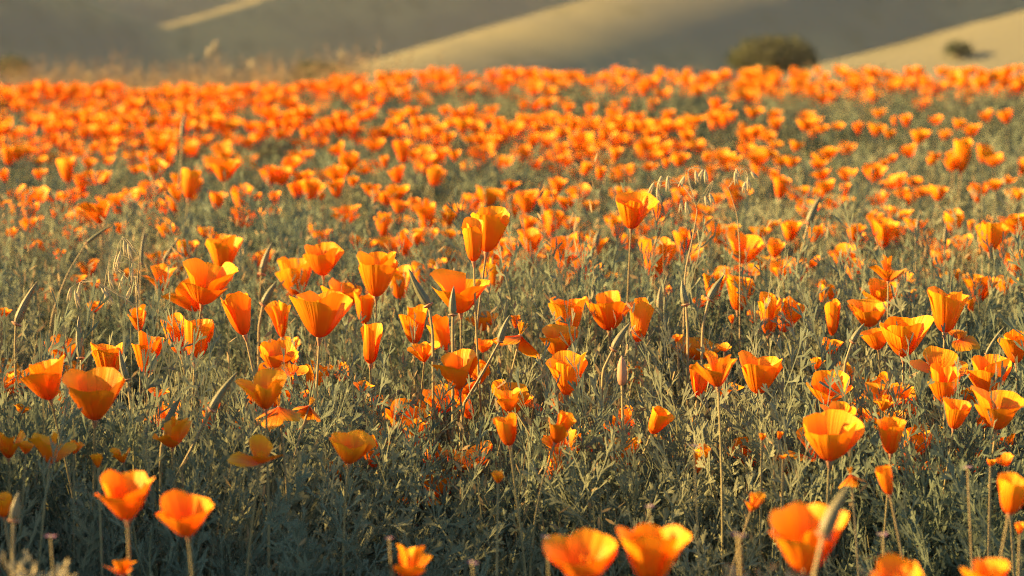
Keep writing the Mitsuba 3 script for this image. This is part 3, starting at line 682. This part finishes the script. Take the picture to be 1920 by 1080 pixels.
def grass_tuft(seed, n, height, width, tips):
    rr = np.random.default_rng(seed)
    out = []
    for _ in range(n):
        a, r0 = rr.uniform(0, 6.283), 0.035 * math.sqrt(rr.random())
        root = np.array([r0 * math.cos(a), r0 * math.sin(a), 0])
        L = height * rr.uniform(0.45, 1.1)
        b = rr.uniform(0, 6.283)
        h = np.array([math.cos(b), math.sin(b), 0])
        bend = abs(rr.normal(0.12, 0.14))
        tip = root + h * L * bend * 1.2 + np.array([0, 0, L * (1 - 0.25 * bend)])
        mid = root + np.array([0, 0, L * 0.6]) + h * L * 0.05
        pts = bezier(root, mid, tip, 5)
        w = width * rr.uniform(0.6, 1.2)
        out.append(ribbon(pts, w * np.array([0.9, 1.0, 0.85, 0.6, 0.2]), unit(np.cross(h, [0.3, 0.2, 1]))))
        if tips and rr.random() < tips:
            g, k = rr.integers(2, 5), pts[-1]
            for q in range(g):
                d = unit(np.array([*rr.normal(0, 0.5, 2), rr.uniform(0.2, 1)]))
                c = pts[-1] * (1 - q * 0.06) + root * q * 0.06
                out.append(ribbon([c, c + d * 0.005, c + d * 0.011], [0.0012, 0.0032, 0.0008], unit(np.cross(d, rr.normal(0, 1, 3)))))
    return join(out)


def place(name, groups, pts, label, category):
    """One stuff object: copies of the groups' meshes at (x, y, z, turn, scale, scale upwards, group)."""
    for k, (x, y, z, a, s, sz, g) in enumerate(pts):
        scene[f'{name}__{k + 1:04d}'] = {'type': 'instance', 'to_world': T().translate([float(x), float(y), float(z)]).rotate([0, 0, 1], float(a)).scale([float(s), float(s), float(sz)]),
                                         'shapegroup': {'type': 'ref', 'id': groups[int(g)]}}
    labels[name] = {'label': label, 'category': category, 'kind': 'stuff'}


def shape_group(key, mesh, bsdf):
    scene[key] = {'type': 'shapegroup', 'leaves': mikit.ply(mesh, bsdf)}
    return key


near_leaf = [shape_group(f'near_leaf_group_{k}', leaf_clump(900 + k, 40, True, 0.25, 0.12), 'leaf_material') for k in range(6)]
far_leaf = [shape_group(f'far_leaf_group_{k}', leaf_clump(950 + k, 30, False, 0.25, 0.15), 'leaf_material') for k in range(4)]
grass_tufts = [shape_group(f'grass_group_{k}', grass_tuft(980 + k, 16, 0.30, 0.0020, 0.0), 'grass_material') for k in range(4)]
dry_tufts = [shape_group(f'dry_group_{k}', grass_tuft(990 + k, 12, 0.30, 0.0013, 0.8), 'dry_material') for k in range(4)]


def canopy(x, y):
    """Height of the leaves: lower in the shaded hollow in the foreground, higher in the lit middle."""
    n = meshkit.noise(np.stack([x * 2.1 + 9, y * 2.1, x * 0], -1)) - 0.5
    n2 = meshkit.noise(np.stack([x * 0.8 + 2, y * 1.3 + 8, x * 0], -1)) - 0.5
    h = 0.285 + 0.053 * sstep(1.95, 2.5, y + 0.35 * (x < 0) * np.clip(-x, 0, 0.6)) - 0.03 * sstep(3.4, 5.0, y)
    h = h - 0.07 * np.exp(-((x + 0.36) / 0.1) ** 2 - ((y - 2.22) / 0.14) ** 2)
    h = h + 0.05 * np.exp(-((x - 0.12) / 0.11) ** 2 - ((y - 3.25) / 0.2) ** 2)
    gap = np.exp(-((x + 0.44) / 0.13) ** 2 - ((y - 3.05) / 0.22) ** 2)          # a dark gap behind the wild oats
    return (h + 0.075 * n + 0.05 * n2 * sstep(3, 5, y)) * (1 - 0.5 * gap) * (1 - 0.28 * hollow(x, y)) * (1 - 0.32 * sstep(-0.28, -0.12, x) * (1 - sstep(0.45, 0.6, x)) * (1 - sstep(2.25, 2.65, y)))   # the hollow before the middle, shaded by the taller leaves on its left


def scatter(n, y0, y1, wide, left=0.0):
    y = np.sqrt(rg.uniform(y0 ** 2, y1 ** 2, n))
    x = rg.uniform(-1, 1, n) * (0.21 * y + wide)
    if left:
        x = np.where(rg.random(n) < left, -rg.uniform(0.2 * y, 0.2 * y + 1.3), x)
    return x, y


def stand(n, y0, y1, wide, ref_h, groups, rel, sc=(0.8, 1.2), dens=None, left=0.0):
    x, y = scatter(n, y0, y1, wide, left)
    if dens is not None:
        ok = rg.random(n) < dens(x, y)
        x, y = x[ok], y[ok]
    h = canopy(x, y) * rel * rg.uniform(0.85, 1.15, len(x))
    return list(zip(x, y, ground_z(x, y) - 0.01, rg.uniform(0, 360, len(x)), rg.uniform(*sc, len(x)), h / ref_h, rg.integers(0, len(groups), len(x))))


bank = [(x, y, float(ground_z(x, y)) - 0.01, a, 1.5, sz, g) for x, y, a, sz, g in zip(-rg.uniform(0.80, 1.35, 230), rg.uniform(1.99, 2.24, 230), rg.uniform(0, 360, 230), rg.uniform(1.3, 2.1, 230), rg.integers(0, len(near_leaf), 230))]
place('poppy_foliage', near_leaf + far_leaf, bank +
      stand(2500, 1.35, 4.3, 0.14, 0.25, near_leaf, 1.0, left=0.10)
      + [(*p[:6], p[6] + len(near_leaf)) for p in stand(3600, 4.2, 11.8, 0.45, 0.25, far_leaf, 1.0, (1.1, 1.7))
         + stand(2600, 1.2, 6.0, 1.5, 0.25, far_leaf, 1.0, (1.0, 1.5), dens=lambda x, y: (np.abs(x) > 0.21 * y + 0.1) * 1.0)],
      'feathery grey-green poppy leaves covering the ground between the flower stems', 'foliage')
tall = [(x, y, float(ground_z(x, y)) - 0.01, a, s, sz, g) for x, y, a, s, sz, g in zip(-rg.uniform(0.80, 1.35, 420), rg.uniform(1.98, 2.27, 420), rg.uniform(0, 360, 420), rg.uniform(1.1, 1.7, 420), rg.uniform(1.8, 2.7, 420), rg.integers(0, 4, 420))]   # the tall stand on the bank that shades the hollow
place('grass', grass_tufts, stand(420, 1.4, 4.6, 0.2, 0.30, grass_tufts, 1.05, left=0.15) + stand(800, 4.4, 11.5, 0.3, 0.30, grass_tufts, 1.1, (1.2, 1.8)) + tall,
      'thin upright green grass blades and bare stalks growing among the poppy leaves', 'grass')
dry_patch = lambda x, y: sstep(0.35, 0.7, meshkit.noise(np.stack([x * 1.6 + 40, y * 1.6, x * 0], -1)))
place('dry_grass', dry_tufts, stand(760, 2.1, 4.6, 0.2, 0.30, dry_tufts, 1.08, dens=dry_patch, left=0.1)
      + stand(400, 4.4, 11.5, 0.3, 0.30, dry_tufts, 1.05, (1.2, 1.8), dens=dry_patch)
      + [(x, y, float(ground_z(x, y)), a, s, 1.0, g) for x, y, a, s, g in zip(rg.uniform(-3.6, 3.6, 600), rg.uniform(11.2, 15.0, 600), rg.uniform(0, 360, 600), rg.uniform(1.6, 2.4, 600), rg.integers(0, 4, 600))]
      + [(x, y, float(ground_z(x, y)), a, s, sz, g) for x, y, a, s, sz, g in zip(rg.uniform(-3.4, -0.55, 900), rg.uniform(10.7, 12.6, 900), rg.uniform(0, 360, 900), rg.uniform(1.6, 2.4, 900), rg.uniform(1.1, 1.6, 900), rg.integers(0, 4, 900))],
      'straw-coloured dry grass with pale seed tips scattered through the field and beyond its far edge', 'dry grass')


# ------------------------------------------------------------------ seed pods: slender ribbed cones on stems
def pod(x0, y0, x1, y1, w, d, label, stem=None, keep=False):
    """From the pixel at its foot to the pixel at its tip, w pixels thick, d metres away."""
    d = d if keep else float(np.clip(2066 / (y0 + 85), d, d * 1.17))     # far enough back for its stem to sink into the leaves
    a, b = px(x0, y0, d), px(x1, y1, d)
    L, r = np.linalg.norm(b - a), w * d / FPX / 2 * 0.85
    key = thing('seed_pod', label, 'seed pod')
    n, sides = 14, 20
    t = np.linspace(0, 1, n)
    rad = r * np.interp(t, [0, 0.05, 0.16, 0.45, 0.8, 0.95, 1], [0.55, 0.85, 1.0, 0.84, 0.42, 0.18, 0.04])
    ax = unit(b - a)
    bend = unit(np.cross(ax, FWD)) * L * 0.03
    P = a + (b - a) * t[:, None] + bend * np.sin(t * np.pi)[:, None]
    e1 = unit(np.cross(ax, FWD))
    e2 = np.cross(ax, e1)
    ang = np.arange(sides) * 2 * np.pi / sides
    ribs = 1 + 0.08 * np.where(np.arange(sides) % 2, -1, 1)
    V = P[:, None] + (rad[:, None] * ribs)[..., None] * (np.cos(ang)[None, :, None] * e1 + np.sin(ang)[None, :, None] * e2)
    i, j = np.meshgrid(np.arange(n - 1), np.arange(sides), indexing='ij')
    q = np.stack([i * sides + j, i * sides + (j + 1) % sides, (i + 1) * sides + (j + 1) % sides, (i + 1) * sides + j], -1).reshape(-1, 4)
    part(key, 'pod', (V.reshape(-1, 3), np.vstack([q[:, [0, 1, 2]], q[:, [0, 2, 3]]])), 'pod_material', smooth=True)
    rim = tube(np.array([a - ax * r * 0.5, a - ax * r * 0.12, a + ax * r * 0.12, a + ax * r * 0.3]), np.array([0.45, 1.22, 1.22, 0.55]) * r, 10)
    part(key, 'rim', rim, 'rim_material', smooth=True)
    stem = stem or [(x0 - (x1 - x0) * 0.25, y0 + abs(y1 - y0) * 0.8)]
    pts = [a - ax * r * 0.4] + [px(u, v, d) for u, v in stem]
    last = pts[-1]
    pts.append(np.array([last[0], last[1] + 0.01, float(ground_z(last[0], last[1])) - 0.01]))
    s = np.linspace(0, len(pts) - 1, 16)
    k = np.array(pts)
    line = np.stack([np.interp(s, np.arange(len(k)), k[:, c]) for c in range(3)], 1)
    line[1:-1] = (line[:-2] + 2 * line[1:-1] + line[2:]) / 4
    part(key, 'stem', tube(line, np.linspace(min(r * 0.36, 0.0014), 0.0017, 16), 6), 'stem_material', smooth=True)
    return key


pod(1516, 419, 1540, 366, 17, 3.05, 'grey-green pointed seed pod standing high on a long slanting stem, upper right', [(1490, 520), (1468, 600)])
pod(342, 258, 347, 211, 11, 4.0, 'lone pale seed pod rising above the flowers at the upper left', [(340, 300), (334, 360)])
pod(163, 455, 213, 421, 8, 2.85, 'thin pod bent over to the right on a tall arching stem at the left', [(125, 515), (97, 590), (90, 660)])
pod(31, 607, 70, 527, 20, 2.75, 'broad shaded pod leaning right with a lit left edge, nearest the left edge', [(28, 660)])
pod(152, 671, 148, 592, 18, 2.66, 'upright shaded pod with a bright left edge left of the short back cup', [(152, 720)])
pod(238, 712, 224, 655, 16, 2.55, 'curved dark pod in front of the thick-rimmed left cup', [(246, 770)], True)
pod(265, 494, 274, 421, 9, 2.98, 'needle-thin upright pod right of the wild oats at the left', [(262, 560)])
pod(308, 488, 340, 441, 10, 2.98, 'thin straight pod slanting right above the frilly left poppy', [(296, 540)])
pod(491, 514, 510, 453, 17, 2.95, 'broad pod with a lit left edge right of the square-topped left poppy', [(486, 570)])
pod(494, 571, 520, 526, 18, 2.8, 'shaded pod slanting right beside the narrow left-leaning cup', [(484, 620)])
pod(396, 768, 446, 696, 19, 2.42, 'long pod slanting right on a pale straight stalk at the lower left', [(360, 840), (322, 910)])
pod(313, 796, 340, 741, 17, 2.42, 'dull pod lower left of the long slanting pod', [(300, 850)])
pod(849, 590, 851, 536, 17, 2.72, 'dark upright pod in front of the wide sunlit poppy under the central pair', [(849, 660)], True)
pod(803, 572, 766, 503, 20, 2.82, 'curved pod leaning left between the yellow-backed cup and the pod before the wide poppy', [(812, 630)], True)
pod(937, 640, 956, 590, 16, 2.70, 'long pod slanting right beneath the central pair, beside the drooping dark poppy', [(905, 700), (862, 770)], True)
pod(1150, 655, 1182, 604, 18, 2.68, 'dark pod leaning right in front of the big folded poppy', [(1128, 700)], True)
pod(1237, 581, 1239, 535, 14, 2.9, 'small upright pod right of the closed oval poppy', [(1237, 640)])
pod(1286, 571, 1279, 524, 17, 2.92, 'grey pod leaning left below the wild oat stem at the right', [(1290, 630)], True)
pod(1330, 561, 1358, 515, 17, 2.88, 'pointed pod slanting right against the rounded folded-rim cup', [(1316, 620)], True)
pod(1598, 641, 1621, 606, 14, 2.65, 'small pod slanting right at the left end of the broad ruffled bowl', [(1582, 690)], True)
pod(1545, 1004, 1592, 908, 34, 1.62, 'large blurred foreground pod crossing the huge frilled poppy', [(1524, 1090)], True)
pod(1849, 664, 1884, 611, 8, 2.62, 'thin pale pod slanting right above the bright cup at right', [(1838, 700)])
pod(1772, 460, 1775, 414, 10, 3.25, 'pale thin upright pod left of the wide-mouthed upper right poppy', [(1770, 520)])
pod(1719, 444, 1725, 394, 8, 3.3, 'needle-thin pod rising from a small ragged poppy, upper right', [(1716, 500)])
pod(26, 976, 36, 921, 24, 1.92, 'blurred grey pod with a pinkish rim near the left edge, bottom left', [(24, 1040)])
pod(1117, 458, 1124, 430, 14, 3.2, 'small dark green pod tip among pale leaf tips right of the left-leaning striped poppy', [(1120, 500)])

# one poppy bud that has not opened
bud = thing('poppy_bud', 'closed brownish-pink poppy bud on a straight stem right of the matt shaded cup', 'poppy bud')
a, b = px(1166, 722, 2.62), px(1166, 667, 2.62)
t = np.linspace(0, 1, 10)
part(bud, 'bud', tube(a + (b - a) * t[:, None], 0.0051 * np.interp(t, [0, 0.1, 0.35, 0.7, 0.92, 1], [0.5, 0.85, 1, 0.85, 0.4, 0.08]), 12), 'rim_material', smooth=True)
f = np.array([a[0] + 0.01, a[1], float(ground_z(a[0], a[1]))])
part(bud, 'stem', tube(bezier(f, a * 0.6 + f * 0.4, a, 8), 0.0013, 6), 'stem_material', smooth=True)


# ------------------------------------------------------------------ wild oats
def oat(stem, branches, d, label, width=5.0):
    """stem: pixels from the foot up; branches: (pixel on the stem, top of the arch, [(spikelet's hanging point, length, slant), ...])."""
    key = thing('wild_oat', label, 'wild oat')
    k = np.array([px(u, v, d) for u, v in stem])
    k = np.vstack([[k[0][0], k[0][1], float(ground_z(k[0][0], k[0][1])) - 0.01], k])
    s = np.linspace(0, len(k) - 1, 26)
    line = np.stack([np.interp(s, np.arange(len(k)), k[:, c]) for c in range(3)], 1)
    for _ in range(2):
        line[1:-1] = (line[:-2] + 2 * line[1:-1] + line[2:]) / 4
    part(key, 'stem', tube(line, np.linspace(width, width * 0.28, 26) * d / FPX / 2, 6), 'stem_material', smooth=True)
    rr = np.random.default_rng(int(stem[0][0]))
    hair = []
    for (bx, by), (tx, ty), spikes in branches:
        for (hx, hy), ln, slant in spikes:
            dd = d + rr.normal(0, 0.012)
            p0, p1, p2 = px(bx, by, d), px(tx, ty, dd), px(hx, hy, dd)
            hair.append(tube(bezier(p0, 2 * p1 - (p0 + p2) / 2, p2, 9), 1.1 * d / FPX / 2, 4))
            e = px(hx + slant, hy + ln, dd)
            ax = e - p2
            t = np.linspace(0, 1, 7)
            r = 5.6 * d / FPX * np.interp(t, [0, 0.2, 0.5, 0.8, 1], [0.25, 0.8, 0.9, 0.5, 0.05])
            out = []
            sd = unit(np.cross(ax, FWD))
            for q in (-1, 1):        # two husks that part towards the tip
                out.append(tube(p2 + ax * t[:, None] + sd * q * (t ** 1.3)[:, None] * 3.0 * d / FPX, r * 0.62, 5))
            part(key, 'spikelet', join(out), 'oat_material', smooth=True)
    part(key, 'pedicels', join(hair), 'oat_material')
    return key


oat([(262, 640), (255, 560), (262, 480), (252, 462)], [
    ((258, 480), (232, 446), [((218, 478), 38, -4), ((232, 452), 30, 4), ((240, 456), 34, 6), ((226, 470), 44, -10)]),
    ((262, 500), (215, 480), [((203, 508), 36, 8), ((196, 540), 26, 14)]),
    ((260, 540), (215, 500), [((234, 512), 32, -10), ((248, 494), 40, -4)]),
    ((262, 520), (240, 520), [((255, 520), 44, 4), ((246, 538), 36, -14)]),
    ((256, 575), (180, 530), [((150, 530), 40, -6), ((140, 545), 34, 8), ((132, 540), 26, -4), ((190, 540), 32, 22), ((196, 545), 28, 6)]),
], 2.85, 'pale wild oat with many drooping spikelets at the left, before a dark gap', 4.0)
oat([(1282, 520), (1298, 450), (1308, 395), (1300, 372)], [
    ((1300, 378), (1275, 345), [((1226, 342), 22, -8), ((1240, 330), 26, -6), ((1252, 330), 30, 0), ((1232, 352), 24, 4)]),
    ((1302, 374), (1290, 322), [((1284, 330), 22, -10), ((1304, 320), 26, 4), ((1322, 318), 26, 3), ((1318, 318), 20, -8)]),
    ((1304, 390), (1280, 368), [((1278, 372), 28, -2), ((1286, 378), 24, 4)]),
    ((1306, 385), (1335, 340), [((1322, 368), 20, 6), ((1330, 362), 22, 8)]),
], 3.05, 'tall wild oat with arching branches and hanging spikelets, right of the bright fan-shaped poppy', 4.5)
oat([(1388, 470), (1382, 400), (1366, 352), (1352, 340)], [
    ((1366, 352), (1390, 318), [((1380, 316), 22, 6), ((1378, 322), 26, 3), ((1402, 332), 26, 3), ((1398, 340), 22, -4), ((1408, 322), 14, 12)]),
], 3.10, 'small wild oat tip with drooping spikelets over a soft-focus poppy, upper right', 3.0)


# ------------------------------------------------------------------ tiny mauve flowers on thin stalks, low in the leaves
def mauve(x, y, w, d, label):
    key = thing('mauve_flower', label, 'wildflower')
    c = px(x, y, d)
    r = w * d / FPX / 2
    rr = np.random.default_rng(int(x))
    out = []
    for k in range(9):
        a = k * 0.698 + rr.normal(0, 0.1)
        h = np.array([math.cos(a), math.sin(a), rr.uniform(0.0, 0.35)])
        out.append(ribbon([c, c + h * r * 0.6, c + h * r], [r * 0.25, r * 0.6, r * 0.25], [-math.sin(a), math.cos(a), 0]))
    part(key, 'petals', join(out), 'mauve_material')
    m = trimesh.creation.icosphere(1, r * 0.35)
    part(key, 'centre', (m.vertices * [1, 1, 0.7] + c, m.faces), 'oat_material', smooth=True)
    f = np.array([c[0] + 0.01, c[1], float(ground_z(c[0], c[1]))])
    part(key, 'stalk', tube(bezier(f, (f + c) / 2 + [0.008, 0, 0], c - [0, 0, r * 0.2], 7), 0.0013 if w > 28 else 0.0006, 5), 'stem_material', smooth=True)


for x, y, w, d, label in [
    (1025, 1008, 22, 1.85, 'tiny mauve flower left above the bottom pair of huge poppies'),
    (886, 1056, 22, 1.78, 'tiny mauve flower near the bottom edge right of the dim low poppy'),
    (1300, 836, 22, 2.15, 'tiny mauve flower left of the very large red bowl, highest of its kind'),
    (1655, 1003, 24, 1.85, 'tiny flat mauve flower right of the huge frilled poppy'),
    (1814, 877, 20, 2.05, 'tiny mauve flower on a straw-coloured stalk at the lower right'),
    (95, 1007, 26, 1.85, 'tiny flat mauve flower at the lower left below the blurred pod'),
    (730, 1010, 16, 1.85, 'tiny mauve flower above the dim low poppy'),
    (1218, 950, 20, 1.92, 'tiny mauve flower above the right one of the bottom pair'),
    (1385, 1004, 30, 1.68, 'blurred mauve-rimmed flower head on a thick pale stalk, left of the huge frilled poppy')]:
    mauve(x, y, w, d, label)


# ------------------------------------------------------------------ pale weeds close to the lens, at the bottom edge
for x, y, w, label in [(38, 1052, 70, 'blurred pale yellow-green weed in the bottom left corner'),
                       (108, 1066, 60, 'blurred pale weed just right of the one in the bottom left corner'),
                       (1400, 1062, 80, 'blurred pale weed at the bottom edge left of the huge frilled poppy'),
                       (1478, 1068, 60, 'blurred pale weed tips at the foot of the huge frilled poppy'),
                       (1636, 1074, 50, 'blurred pale weed between the two blurred poppies at the bottom right')]:
    key = thing('pale_weed', label, 'weed')
    d = 1.66
    top = px(x, y, d)
    k = w * d / FPX / 0.05
    V, F = leaf_clump(int(x) + 60, 20, True, 0.06, 0.025)
    root = top - [0, 0, 0.05 * k]
    part(key, 'leaves', (V * k + root, F), 'oat_material')
    f = np.array([root[0] + 0.006, root[1], float(ground_z(root[0], root[1])) - 0.01])
    part(key, 'stem', tube(bezier(f, (f + root) / 2 + [0.005, 0, 0], root, 6), 0.0010, 5), 'stem_material', smooth=True)


# ------------------------------------------------------------------ tall dry stalks beyond the far edge of the field
def dry_stalk(x0, y0, x1, y1, d, label, head=0.010):
    key = thing('dry_stalk', label, 'dry stalk')
    a, b = px(x0, y0, d), px(x1, y1, d)
    a = np.array([a[0], a[1], float(ground_z(a[0], a[1])) - 0.02])
    part(key, 'stalk', tube(bezier(a, (a + b) / 2 + [0.01, 0, 0.02], b, 10), np.linspace(0.0042, 0.0028, 10), 6), 'dry_material', smooth=True)
    rr = np.random.default_rng(int(x1))
    out = []
    for k in range(10):
        c = b + rr.normal(0, 0.3, 3) * head + [0, 0, -k * 0.0022]
        m = trimesh.creation.icosphere(0, head * rr.uniform(0.35, 0.7))
        out.append((m.vertices * [1, 1, 1.5] + c, m.faces))
    part(key, 'seed_head', join(out), 'oat_material')


for s in [(404, 160, 405, 82, 12.4, 'tallest blurred dry stalk at the upper left, with a round head', 0.0165),
          (376, 160, 392, 92, 12.6, 'blurred dry stalk leaning right against the tallest one', 0.0135),
          (432, 160, 433, 128, 12.2, 'short blurred dry stalk just right of the tallest one', 0.0135),
          (476, 160, 474, 116, 12.4, 'blurred dry stalk second to the right of the tallest one', 0.0150),
          (632, 150, 643, 98, 12.3, 'blurred dry stalk with a long head at the left foot of the middle hill', 0.0150),
          (530, 155, 532, 126, 12.8, 'faint short dry stalk in front of the dark low shrub', 0.0105),
          (166, 165, 168, 138, 12.6, 'faint dry stalk above the tan grass at the far left', 0.0120)]:
    dry_stalk(*s)


# ------------------------------------------------------------------ shrubs on the hills
def shrub(x, ybase, w, h, d, label, seed, n=2600, sink=0.25, category='bush'):
    key = thing('shrub', label, category)
    rr = np.random.default_rng(seed)
    base = px(x, ybase, d)
    W, H = w * d / FPX / 2, h * d / FPX
    lobes = [(rr.uniform(-0.62, 0.62), rr.uniform(-0.5, 0.5), rr.uniform(0.15, 0.66), rr.uniform(0.26, 0.46)) for _ in range(16)]
    k = rr.integers(0, len(lobes), n)
    L = np.array(lobes)[k]
    dirs = rr.normal(0, 1, (n, 3))
    dirs /= np.linalg.norm(dirs, axis=1, keepdims=True)
    rad = L[:, 3] * (0.55 + 0.5 * rr.random(n))
    c = np.stack([(L[:, 0] + dirs[:, 0] * rad) * W, (L[:, 1] + dirs[:, 1] * rad) * W, np.maximum((L[:, 2] + dirs[:, 2] * rad * 0.95) * H, -sink * H)], 1)
    a, b = rr.normal(0, 1, (n, 3)), rr.normal(0, 1, (n, 3))
    a /= np.linalg.norm(a, axis=1, keepdims=True)
    b = np.cross(a, b)
    b /= np.linalg.norm(b, axis=1, keepdims=True)
    c[:, 2] *= 0.35 + 0.65 * np.sqrt(np.clip(1 - (c[:, 0] / (1.05 * W)) ** 2, 0, 1))
    s = (W * rr.uniform(0.03, 0.075, n))[:, None]
    V = np.stack([c - a * s, c + b * s * 0.6, c + a * s, c - b * s * 0.6], 1).reshape(-1, 3) + base
    i = np.arange(n)[:, None] * 4
    part(key, 'crown', (V, np.vstack([i + [0, 1, 2], i + [0, 2, 3]])), 'bush_material')
    limbs = []
    for q in range(7):
        z = L[q]
        root, tip = base + [0, 0, -sink * H], base + [z[0] * W, z[1] * W, (z[2] + 0.2) * H]
        limbs.append(tube(bezier(root, (root + tip) / 2 + [0, 0, 0.12 * H], tip, 6), np.linspace(0.05, 0.014, 6) * W, 5))
    part(key, 'branches', join(limbs), 'bark_material')


shrub(1450, 138, 200, 80, 52, 'big rounded dark green bush at the right, behind the far edge of the poppies', 1, 4200)
shrub(1796, 106, 72, 36, 62.7, 'small dark bush on the sunlit slope at the upper right', 2, 1600, 0.1)
shrub(1003, 58, 42, 17, 121, 'tiny dark bush on the golden crest of the middle hill', 3, 900)
shrub(590, 152, 150, 40, 40, 'low dark reddish-brown shrub at the left foot of the middle hill', 4, 2600)
shrub(20, 140, 110, 40, 45, 'faint low dark shrub at the far left edge behind the tan grass', 5, 1800)
for k, (x, y, w, h) in enumerate([(165, 72, 44, 18), (200, 62, 52, 20), (236, 52, 44, 18)]):
    shrub(x, y, w, h, 205, ['left', 'middle', 'right'][k] + ' one of three merged dusky bushes on the shaded hill at the upper left', 10 + k, 700)


# ------------------------------------------------------------------ the evening air
scene['air'] = {'type': 'homogeneous', 'albedo': {'type': 'rgb', 'value': [0.88, 0.94, 0.98]}, 'sigma_t': 0.00034}
scene['haze'] = {'type': 'cube', 'to_world': T().translate([0, 330, 21.5]).scale([760, 420, 33.5]),
                 'bsdf': {'type': 'null'}, 'interior': {'type': 'ref', 'id': 'air'}}
labels['haze'] = {'label': 'thin pale haze in the low light over the field and hills', 'category': 'haze', 'kind': 'stuff'}
scene['camera']['medium'] = {'type': 'ref', 'id': 'air'}
